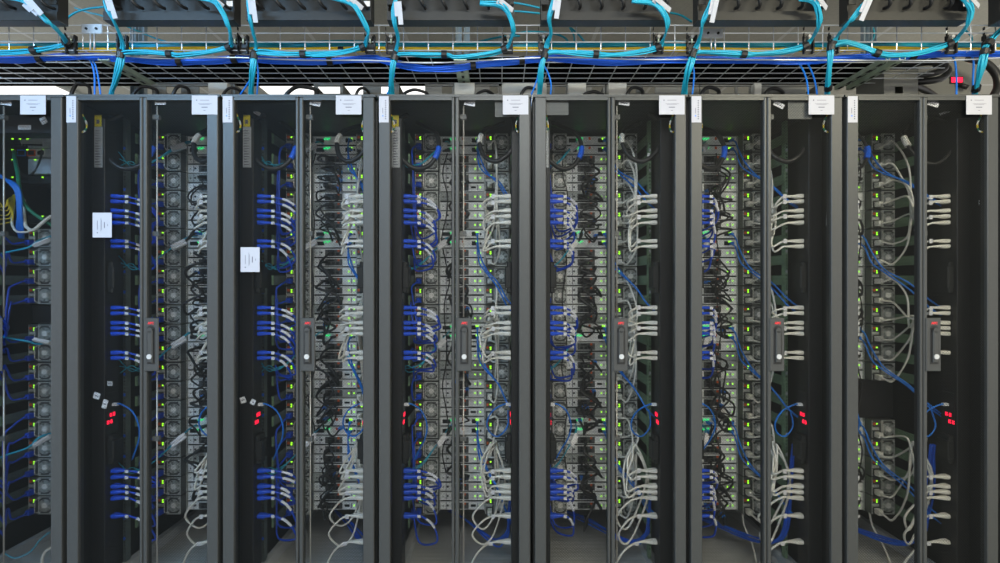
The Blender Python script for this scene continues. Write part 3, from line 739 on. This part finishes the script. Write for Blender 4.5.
# ------------------------------------------------------------------ overhead: bundles
def bundle(name, ctrl, n, rad, spread, m, label, cat='cable bundle', group=None, ties=(), per=6, flat=1.0, tie_r=None, seed=1):
    Q = random.Random(seed); base = smooth(ctrl, per); b = MB()
    for i in range(n):
        a = 2 * math.pi * i / max(1, n) + Q.uniform(-.3, .3); rad0 = spread * math.sqrt(Q.uniform(.15, 1)); ph = Q.uniform(0, 6)
        pts = []
        for j, p in enumerate(base):
            e = 1 + .35 * math.sin(j * .35 + ph); t = base[min(j + 1, len(base) - 1)] - base[max(j - 1, 0)]; t.normalize()
            u = t.cross(Vector((0, 1, 0))); u = u.normalized() if u.length > .05 else Vector((1, 0, 0))
            pts.append(p + u * rad0 * math.cos(a + .15 * math.sin(j * .2 + ph)) * e + Vector((0, 1, 0)) * rad0 * flat * math.sin(a) * e)
        b.tube(pts, rad, M[m], 5)
    o = b.build(name); tag(o, label, cat, group)
    for j in ties:
        j = min(max(j, 1), len(base) - 2)
        t = (base[j + 1] - base[j - 1]).normalized(); q = .011
        MB().tube([base[j] - t * q, base[j] + t * q], (tie_r or spread * 1.35 + rad), M['black'], 10, False).build('cable_tie', o)
    return o, base
YT = 1.93
# flat trunks lying in the tray
def hor(y, pys, x0=-60, x1=1060, step=56):
    out = []; x = x0; i = 0
    while x <= x1: out.append(P(x, pys[i % len(pys)] + jit(.4), y)); x += step; i += 1
    return out
bundle('cable_bundle', hor(2.02, [46.2, 45.8, 45.4, 45.8, 46.2]), 10, .0035, .013, 'aqua', 'long aqua fibre trunk lying along the back of the wire tray', flat=1.2, ties=(), seed=3)
bundle('cable_bundle', hor(1.90, [49.4, 49.0, 49.6, 49.8]), 6, .0038, .006, 'yellow', 'long yellow cable trunk lying along the wire tray', ties=(43,), seed=4)
px = [-60, 0, 30, 60, 85, 121, 160, 200, 240, 262, 290, 330, 372, 384, 420, 450, 480, 540, 560, 600, 640, 700, 760, 810, 860, 900, 940, 1000, 1060]
py = [60, 60, 59.5, 57.5, 56.5, 59, 62, 61.5, 59, 60, 61.5, 61.5, 59, 60.5, 68.5, 69, 65, 59, 59, 62, 61.5, 60, 60.5, 61, 58, 56.5, 54.5, 54, 54]
bundle('cable_bundle', [P(a, c - .2, 1.885) for a, c in zip(px, py)], 14, .0036, .0095, 'bluetrunk', 'long sagging blue cable bundle running through the wire tray', ties=(14, 39, 47, 66, 95, 100, 125, 152), per=6, flat=.9, seed=5)
free_cable('network_cable', [(-60, 56, 1.86), (60, 55.5, 1.86), (110, 55, 1.86), (160, 58.5, 1.855), (230, 57.5, 1.86), (300, 60, 1.855), (370, 60.5, 1.86), (430, 63, 1.855), (500, 59.5, 1.86), (560, 57.5, 1.86), (640, 59.5, 1.86), (700, 59.5, 1.86), (800, 60, 1.86), (900, 60.5, 1.86), (960, 60, 1.86), (1060, 54, 1.86)], .0030, 'wire', 'single white cable strung along the front of the blue bundle', 'network cable')
# ------------------------------------------------------------------ overhead enclosures
BOX = [(-60, 57, 'above the leftmost cabinet'), (103, 234, 'above the second cabinet'), (246, 371, 'above the third cabinet'), (387, 514, 'above the middle cabinet'), (541, 670, 'above the fifth cabinet'), (698, 824, 'above the sixth cabinet'), (848, 969, 'above the rightmost cabinet'), (1001, 1090, 'cut by the right frame edge')]
EY0, EY1, EZ = 1.74, 1.835, CZ + 1.045
for i, (a, c, w) in enumerate(BOX):
    xa, xb = (a - VX) * EY0 / F, (c - VX) * EY0 / F
    o = empty('patch_enclosure', ((xa + xb) / 2, EY0, EZ)); x0_, x1_ = -(xb - xa) / 2, (xb - xa) / 2
    tag(o, 'black fibre patch enclosure hung ' + w, 'enclosure', 'overhead patch enclosures')
    b = MB(); m = M['enclosure']
    b.box(x0_, x1_, .0, .004, -.034, .0, m); b.box(x0_, x1_, .004, .046, -.034, -.031, M['undertray'])
    b.box(x0_, x0_ + .004, .004, .046, -.031, .27, m); b.box(x1_ - .004, x1_, .004, .046, -.031, .27, m)
    b.box(x0_ + .004, x1_ - .004, .04, .045, -.031, .27, m); b.box(x0_, x1_, .0, .046, .27, .274, m)
    b.box(x0_ + .004, x1_ - .004, .004, .04, -.004, .0, m)
    b.build('housing', o)
    n = 6
    for q in range(n):
        xx = x0_ + (x1_ - x0_) * (q + .62) / n; g = MB()
        g.tube(smooth([(xx - .018, .028, .075), (xx - .016, -.005, .080), (xx - .010, -.035, .055), (xx + .004, -.038, .018), (xx + .014, -.020, .006), (xx + .015, .004, .012)], 4), .0062, M['black'], 6)
        g.tube(smooth([(xx + .015, .028, .075), (xx + .014, -.005, .075), (xx + .010, -.03, .050), (xx - .004, -.03, .026)], 4), .0058, M['black'], 6)
        g.build('cable_ring', o)
    for q in (0, 1):
        xx = (x0_ + .015, x1_ - .015)[q]
        MB().box(xx - .014, xx + .014, -.003, -.0003, .024, .27, m).disc(xx, -.006, -.003, .05, .004, M['wire'], 8).build('mounting_ear', o)
    if i in (1, 2, 5, 6): tag(MB().box(x1_ - .026, x1_ - .003, -.0045, -.0032, -.0 + .016, .036, M['tagpaper']).build('label', o), 'small white label')
# perforated hanging straps between enclosures and tray
for (px_, lb) in ((70.5, 'right of the first enclosure'), (122, 'left of the enclosure above the second cabinet'), (234.5, 'right of the enclosure above the second cabinet'), (243, 'left of the enclosure above the third cabinet'),
                  (370, 'right of the enclosure above the third cabinet'), (391, 'left of the enclosure above the middle cabinet'), (508, 'right of the enclosure above the middle cabinet'), (543.5, 'left of the enclosure above the fifth cabinet'),
                  (658.5, 'right of the enclosure above the fifth cabinet'), (692, 'left of the enclosure above the sixth cabinet'), (809, 'right of the enclosure above the sixth cabinet'), (834, 'left of the enclosure above the rightmost cabinet'),
                  (952, 'right of the enclosure above the rightmost cabinet'), (989, 'left of the enclosure at the right frame edge')):
    a = P(px_, 53, 1.842); zt = EZ - .036; b = MB()
    wd = .020
    b.box(a.x - wd, a.x - wd + .005, 1.838, 1.848, a.z, zt, M['black']); b.box(a.x + wd - .005, a.x + wd, 1.838, 1.848, a.z, zt, M['black'])
    b.box(a.x - wd, a.x + wd, 1.850, 1.853, a.z, a.z + .05, M['enclosure'])
    b.box(a.x - wd, a.x + wd, 1.850, 1.853, zt - .03, zt, M['enclosure'])
    b.disc(a.x, 1.835, 1.850, a.z + .065, .007, M['chrome'], 10)
    b.tube([(a.x, 1.843, a.z + .04), (a.x, 1.843, zt)], .004, M['strut'], 6)
    for q in range(4): b.box(a.x - wd - .002, a.x - wd, 1.838, 1.846, a.z + .02 + q * .024, a.z + .032 + q * .024, M['enclosure'])
    o = b.build('hanging_bracket'); tag(o, 'black slotted bracket, ' + lb, 'bracket', 'brackets between enclosures and tray')
# aqua bundles: down from the enclosures, along the front of the tray, down into the cabinets
def aq(ctrl, label, n=9, spread=.0095, ties=(), seed=1, per=6, rad=.0034): return bundle('fibre_bundle', [P(*c) for c in ctrl], n, rad, spread, 'aqua', label, 'fibre bundle', 'aqua fibre bundles', ties, per, 1.0, None, seed)
def wrap(o, p, q, w=.012):
    for (dx, dy, k) in ((.007, -.016, 1.0), (-.004, -.013, .62)):
        a, c = P(*p) + Vector((dx, dy, 0)), P(*q) + Vector((dx, dy, 0)); c = a + (c - a) * k
        t = (c - a).normalized(); n = Vector((-t.z, 0, t.x)) * w * .8; e = Vector((0, .0012, 0))
        vs = [a - n, a + n, c + n, c - n, a - n + e, a + n + e, c + n + e, c - n + e]
        MB().add(vs, [(0, 1, 2, 3), (4, 7, 6, 5), (0, 4, 5, 1), (1, 5, 6, 2), (2, 6, 7, 3), (3, 7, 4, 0)], M['wraptag']).build('paper_tag', o)
o, _ = aq([(0, -4, 1.70), (22, 0, 1.69), (34, 10, 1.70), (48, 22, 1.705), (60, 33, 1.77), (66, 42, 1.835), (60, 46, 1.84), (40, 50, 1.835), (0, 52.5, 1.83), (-50, 52, 1.83)], 'aqua fibre bundle leaving the first enclosure and swinging left along the tray', ties=(30, 43), seed=21)
wrap(o, (30, 1, 1.685), (44, 17, 1.69)); wrap(o, (28, 6, 1.70), (40, 17, 1.70), .010)
FEEDL = [((105, -6), (106, 5), (112, 18), (119, 33), (123, 45), (121, 53), 'second'), ((249, -6), (249, 8), (251, 22), (254, 36), (256, 46), (254, 54), 'third'), ((396, -2), (394, 10), (395, 24), (398, 38), (397, 48), (395, 55), 'middle'),
         ((556, -8), (553, 4), (549, 18), (551, 33), (547, 44), (545, 53), 'fifth'), ((714, -4), (709, 8), (703, 22), (701, 34), (697, 45), (693, 53), 'sixth'), ((872, -5), (862, 6), (851, 20), (842, 30), (836, 38), (832, 45), 'rightmost')]
for i, f in enumerate(FEEDL):
    c = [(f[0][0], f[0][1], 1.68), (f[1][0], f[1][1], 1.69), (f[2][0], f[2][1], 1.705), (f[3][0], f[3][1], 1.765), (f[4][0], f[4][1], 1.815), (f[5][0], f[5][1], 1.83)]
    o, _ = aq(c, 'aqua fibre bundle falling from the left end of the enclosure above the %s cabinet' % f[6], n=7, spread=.007, ties=(29,), seed=30 + i)
    a, d_ = ((f[0][0], f[0][1], 1.68), (f[2][0] - 1, f[2][1] + 2, 1.73))
    wrap(o, (f[1][0] + 4, f[1][1] - 6, 1.68), (f[2][0] + 5, f[2][1] + 3, 1.695), .011)
FEEDR = [((190, -4), (212, 1), (222, 12), (229, 28), (231, 40), (229, 47), 'second'), ((330, -3), (351, 3), (360, 14), (367, 30), (367, 41), (363, 47), 'third'), ((480, 3), (500, 6), (509, 16), (513, 30), (510, 42), (504, 49), 'middle'),
         ((632, 1), (655, 4), (665, 16), (667, 28), (663, 40), (658, 47), 'fifth'), ((800, -2), (815, 2), (820, 14), (819, 26), (813, 37), (805, 46), 'sixth'), ((958, -6), (967, 3), (971, 12), (968, 24), (959, 36), (949, 44), 'rightmost')]
for i, f in enumerate(FEEDR):
    st = FEEDL[i][5]; last = f[5]
    mid = [(last[0] - 22, last[1] + 5.5), (last[0] - 48, last[1] + 8.0), ((last[0] + st[0]) / 2 - 2, 54.5), (st[0] + 28, st[1] - .5), (st[0] + 10, st[1] - 1.0)]
    if i == 5: mid = [(925, 51), (900, 55), (880, 54), (862, 46), (846, 42)]
    c = [(f[0][0], f[0][1], 1.68), (f[1][0], f[1][1], 1.68), (f[2][0], f[2][1], 1.695), (f[3][0], f[3][1], 1.725), (f[4][0], f[4][1], 1.80), (last[0], last[1], 1.83)] + [(a, c_, 1.828) for a, c_ in mid] + [(st[0], st[1], 1.828)]
    o, _ = aq(c, 'aqua fibre bundle slung along the tray below the enclosure of the %s cabinet' % f[6], n=8, spread=.0085, ties=(30, 49), seed=50 + i)
    wrap(o, (f[1][0] - 2, f[1][1] - 3, 1.68), (f[2][0] + 2, f[2][1] - 3, 1.71), .013)
DROP = [((121, 53), (119, 68), (115, 82), (111, 96), 'second'), ((254, 54), (252.5, 68), (252, 82), (252, 97), 'third'), ((395, 56), (392, 68), (391, 82), (391.5, 97), 'middle'), ((545, 54), (542, 68), (540, 82), (539, 97), 'fifth'),
        ((693, 53), (689, 68), (686, 82), (684, 97), 'sixth'), ((831, 46), (830, 60), (828.5, 78), (827.5, 97), 'rightmost'), ((985, 50), (982, 64), (978, 80), (974, 97), 'last')]
for i, f in enumerate(DROP):
    c = [(f[0][0], f[0][1], 1.825), (f[1][0], f[1][1], 1.83), (f[2][0], f[2][1], 1.87), (f[3][0], f[3][1], 1.93)]
    e = P(*c[-1]); pts = [P(*q) for q in c] + [Vector((e.x + .0, 1.96, ZR + .0105))]
    if i: pass
    o, _ = bundle('fibre_bundle', pts, 12, .0036, .010, 'aqua', 'aqua fibre bundle dropping from the tray to the roof ' + ('near the right frame edge' if f[4] == 'last' else 'beside the %s cabinet' % f[4]), 'fibre bundle', 'aqua fibre bundles', (1, 15) if i > 4 else (1,), 6, .8, .015, 70 + i)
o, _ = aq([(1050, 12, 1.78), (1010, 24, 1.81), (996, 34, 1.825), (985, 48, 1.83)], 'aqua fibre bundle entering from the right frame edge', n=8, ties=(16,), seed=81)
# stray aqua fibres seen behind
for (pts, lb) in (([(64, 22, 2.2), (70, 16, 2.2), (78, 11.5, 2.2), (90, 8.5, 2.2), (104, 7, 2.2)], 'stray aqua fibre between the first two enclosures'),
                  ([(75, 8, 2.35), (90, 13, 2.3), (105, 17, 2.2), (160, 40, 2.15), (196, 47, 2.08)], 'stray aqua fibre slanting behind the tray near the second cabinet'),
                  ([(506, 2, 2.2), (522, 4, 2.2), (540, 8, 2.2)], 'upper stray aqua fibre between the middle and fifth enclosures'), ([(506, 11, 2.2), (520, 11.5, 2.2), (540, 13.5, 2.2)], 'lower stray aqua fibre between the middle and fifth enclosures'),
                  ([(505, 37, 2.1), (525, 32, 2.1), (550, 33, 2.1), (565, 38, 2.08), (570, 47, 2.05)], 'aqua fibre arching behind the tray above the fifth cabinet'), ([(570, 28, 2.15), (574, 36, 2.1), (574, 46, 2.06)], 'short aqua fibre hanging behind the tray above the fifth cabinet'),
                  ([(571, 28, 2.15), (580, 36, 2.1), (588, 47, 2.06)], 'short aqua fibre slanting behind the tray above the fifth cabinet'), ([(665, 12, 2.1), (680, 15, 2.1), (692, 22, 2.1)], 'stray aqua fibre between the fifth and sixth enclosures'),
                  ([(870, 22, 2.2), (874, 32, 2.2), (872, 40, 2.15), (862, 46, 2.1)], 'aqua fibre curling by the strut above the rightmost cabinet'), ([(965, 30, 2.1), (971, 36, 2.1), (970, 43, 2.1), (955, 47, 2.1)], 'aqua fibre curling below the last full enclosure'),
                  ([(478, 42, 2.1), (500, 37, 2.1), (520, 36, 2.1)], 'aqua fibre rising behind the tray above the middle cabinet')):
    free_cable('fibre_cable', pts, .0045, 'aqua', lb, 'fibre cable', 6)
# blue drops into the cabinets
for (pts, lb) in (([(84, 55), (91, 62), (94.5, 75), (95, 97)], 'blue cable dropping to the second cabinet, the nearer the left edge of its pair'), ([(86, 55), (94, 62), (98, 76), (101, 97)], 'blue cable dropping to the second cabinet, the one nearer its aqua bundle'),
                  ([(256, 60), (258, 68), (258, 80), (257, 97)], 'blue cable dropping beside the aqua bundle of the third cabinet'), ([(250, 80), (245, 88), (240, 97)], 'short blue cable slanting into the roof of the second cabinet'),
                  ([(393, 66), (394, 75), (390, 88), (387, 97)], 'blue cable dropping behind the aqua bundle of the middle cabinet'), ([(543, 64), (548, 73), (551, 84), (550.5, 97)], 'blue cable bowing out beside the aqua bundle of the fifth cabinet'),
                  ([(540, 62), (538, 76), (534, 88), (531, 97)], 'blue cable slanting behind the aqua bundle of the fifth cabinet'), ([(692, 62), (694, 72), (693.5, 84), (692, 97)], 'blue cable dropping beside the aqua bundle of the sixth cabinet'),
                  ([(797, 61), (803, 70), (807, 82), (808, 97)], 'blue cable dropping above the sixth cabinet, the upright one of two'), ([(806, 61), (811, 70), (815, 82), (817, 97)], 'blue cable dropping above the sixth cabinet, the slanting one of two'),
                  ([(951, 54), (955, 62), (956.5, 78), (956, 97)], 'blue cable hanging in front of the red digit panel'), ([(971, 54), (973.5, 62), (973, 78), (972.5, 97)], 'blue cable hanging just left of the last aqua bundle')):
    n = len(pts); c = [(x, y, 1.885 + .05 * i / (n - 1)) for i, (x, y) in enumerate(pts)]; e = P(*c[-1])
    o = MB().tube(smooth([P(*q) for q in c] + [Vector((e.x, 1.955, ZR + .0105))], 6), .0036, M['bluelan']).build('network_cable'); tag(o, lb, 'network cable', 'blue drops into the roofs')

# ------------------------------------------------------------------ thick black power cables on a tray behind
for q in range(7):
    y = 2.205 + q * .034
    c = [Vector((-2.9, y, CZ + 1.085 + jit(.004)))] + [Vector((x / 10, y + jit(.004), CZ + 1.085 + jit(.005))) for x in range(-24, 17, 4)]
    if q % 3 == 0 and q > 0: c += [P(918, 62 + q * .2, 2.20 + q * .004), P(938, 63 + q * .4, 2.18), P(948, 70, 2.17), P(940, 79, 2.17), P(915, 82, 2.18), P(905, 82, 2.25), P(925, 90, 2.34), P(940, 100, 2.38)]
    else: c += [Vector((1.85, y + .02, CZ + 1.085)), Vector((2.0, y + .06, CZ + 1.06)), Vector((2.05, y + .15, CZ + 1.0))]
    o = MB().tube(smooth(c, 4), .0155, M['blackcable'], 8).build('power_cable'); tag(o, 'thick black power cable lying beside its twins behind the wire tray', 'power cable', 'thick black power cables')
b = MB()
for (y) in (2.183, 2.432): b.box(-2.9, 1.86, y, y + .004, CZ + 1.062, CZ + 1.095, M['matte'])
b.box(-2.9, 1.86, 2.187, 2.432, CZ + 1.062, CZ + 1.0655, M['matte'])
o = b.build('ladder_tray'); tag(o, 'dark ladder tray under the thick black power cables', 'cable tray')
for q, (pts, rad) in enumerate((([(885, 80, 2.2), (905, 76, 2.16), (925, 75, 2.15), (943, 70, 2.14), (944, 64, 2.14), (930, 60.5, 2.15), (905, 60, 2.18)], .014), ([(968, 58, 2.3), (985, 63, 2.3), (996, 74, 2.3), (998, 86, 2.3), (993, 97, 2.3)], .018))):
    free_cable('power_cable', pts, rad, 'blackcable', ('thick black power cable doubling back in front of the red digit panel', 'thick black power cable bending down at the right frame edge')[q], 'power cable', 6, 10)
# roof troughs and their cables
def trough(pa, pb, top, opens, creams, label, m='trough'):
    y = 2.10; xa, xb = (pa - VX) * y / F, (pb - VX) * y / F; b = MB(); z0 = ZR + .0105; z1 = CZ + (VY - top) * y / F
    ops = sorted(opens); cur = xa; zo0 = CZ + (VY - 93.5) * y / F; zo1 = CZ + (VY - 86.5) * y / F
    for (p, q) in ops:
        p, q = (p - VX) * y / F, (q - VX) * y / F
        b.box(cur, p, y, y + .004, z0, z1, M[m]); b.box(p, q, y, y + .004, z0, zo0, M[m]); b.box(p, q, y, y + .004, zo1, z1, M[m]); cur = q
    b.box(cur, xb, y, y + .004, z0, z1, M[m])
    b.box(xa, xb, y + .16, y + .164, z0, z1, M['dark']); b.box(xa, xa + .004, y + .004, y + .16, z0, z1, M[m]); b.box(xb - .004, xb, y + .004, y + .16, z0, z1, M[m]); b.box(xa, xb, y - .004, y, z1 - .008, z1, M[m])
    o = b.build('cable_trough'); tag(o, label, 'cable trough', 'grey troughs on the cabinet roofs')
    for (p, q) in creams:
        p, q = (p - VX) * y / F, (q - VX) * y / F
        tag(MB().box(p, q, y - .03, y - .0005, z0, z1 - .004, M['cream'], .002).build('cover', o), 'cream coloured cover')
trough(152, 235, 84.5, [(166, 181), (199, 210)], [(212, 231)], 'grey trough with two black openings on the roof of the second cabinet')
trough(314, 343, 84, [(318, 340)], [], 'short grey trough between the two bright gaps above the third cabinet')
trough(363, 399, 84, [(381, 392)], [], 'short grey trough right of the bright gap above the third cabinet')
trough(425, 499, 84.5, [(442, 452), (490, 498)], [(455, 475)], 'grey trough with a cream cover above the middle cabinet')
trough(501, 605, 85, [(555, 566), (592, 603)], [(502, 546), (567, 585)], 'grey trough with wide cream cover above the fifth cabinet')
trough(606, 699, 85, [(627, 636), (643, 655)], [(607, 625)], 'grey trough with round cable loops between the fifth and sixth cabinets')
trough(700, 818, 85, [(709, 735), (738, 749), (806, 815)], [(751, 758)], 'grey trough above the sixth cabinet with a narrow cream cover')
trough(884, 918, 70, [(895, 903)], [], 'tall grey trough beside the red digit panel')
for (a, c, h, lb) in ((70, 93, 84, 'second cabinet above its strip label'), (132, 160, 87, 'second cabinet under the green strut'), (172, 192, 86, 'second cabinet in front of the trough'), (222, 244, 88, 'second cabinet at its far side'),
                   (285, 320, 85, 'third cabinet across the bright light'), (355, 372, 88, 'third cabinet at its far side'), (402, 430, 88, 'middle cabinet'), (476, 496, 89, 'middle cabinet by the cream cover'), (520, 540, 88, 'fifth cabinet by the wide cream cover'),
                   (583, 606, 90, 'fifth cabinet by its far opening'), (626, 646, 88, 'fifth cabinet in front of the round loops'), (700, 722, 87, 'sixth cabinet'), (764, 786, 87, 'sixth cabinet at its middle')):
    y = 2.06; r_ = R.uniform(.006, .009); h += jit(1.2) + .6; c -= 3
    c_ = [(a, 102, y), (a + 1, 95, y), (a + (c - a) * .3, h + 1, y), ((a + c) / 2 + 2, h, y), (c - 1, h + 3, y + .02), (c, 95, y + .03), (c, 102, y + .03)]
    b = MB().tube(smooth([P(*q) for q in c_], 5), r_, M['blackcable'], 8)
    p2 = [P(q[0] + 4, q[1] + 1.5, q[2] + .01) for q in c_[1:-1]]
    o = b.build('power_cable'); tag(o, 'black power cable arching over the ' + lb, 'power cable', 'power cables arching over the roofs')
# grey power panel with red digits
pa, pb = P(918, 140, 2.42), P(979, 60, 2.42)
b = MB(); b.box(pa.x, pb.x, 2.42, 2.8, ZR + .0105, pb.z, M['trough'], .004); o = b.build('electrical_switchgear'); tag(o, 'grey power box with a red digit display above the rightmost cabinet', 'switchgear')
q0, q1 = P(951, 82.5, 2.416), P(962, 77.5, 2.416)
tag(MB().box(q0.x - .005, q1.x + .005, 2.414, 2.4195, q0.z - .005, q1.z + .005, M['black']).box(q0.x, q1.x, 2.412, 2.414, q0.z, q1.z, M['ledred']).build('digit_display', o), 'red digit display')
MB().tube([P(958, 84.5, 2.414), P(963, 86, 2.40), P(968, 87.5, 2.39)], .012, M['black'], 8).build('rotary_switch', o)
for (a, c, t, bt) in ((835, 882, 83, 96),):
    pass

# ------------------------------------------------------------------ light and camera
def area(name, loc, rot, sx, sy, e, col):
    l = bpy.data.lights.new(name, 'AREA'); l.shape = 'RECTANGLE'; l.size = sx; l.size_y = sy; l.energy = e; l.color = col
    o = bpy.data.objects.new(name, l); COL.objects.link(o); o.location = loc; o.rotation_euler = rot; return o
area('aisle_lamp_cool', (-2.2, -.25, TOP - .03), (math.radians(28), 0, 0), 1.2, .6, 150, (.32, .64, 1))
area('aisle_lamp_neutral', (0, -.25, TOP - .03), (math.radians(28), 0, 0), 1.2, .6, 82, (.96, 1, .97))
area('aisle_lamp_warm', (2.2, -.25, TOP - .03), (math.radians(28), 0, 0), 1.2, .6, 120, (1, .93, .68))
w = bpy.data.worlds.new('room_light'); bpy.context.scene.world = w; w.use_nodes = True
w.node_tree.nodes['Background'].inputs['Color'].default_value = (1, .98, .95, 1); w.node_tree.nodes['Background'].inputs['Strength'].default_value = 1.05
cam = bpy.data.cameras.new('camera'); co = bpy.data.objects.new('camera', cam); COL.objects.link(co)
co.location = (0, 0, CZ); co.rotation_euler = (math.pi / 2, 0, 0); cam.sensor_width = 36; cam.lens = F / 1000 * 36; cam.shift_y = (VY - 281.5) / 1000; cam.clip_start = .05
sc = bpy.context.scene; sc.camera = co
sc.view_settings.view_transform = 'Standard'; sc.view_settings.look = 'None'; sc.view_settings.exposure = 0; sc.view_settings.gamma = 1
sc.view_settings.use_curve_mapping = False
try: sc.cycles.use_denoising = True
except Exception: pass
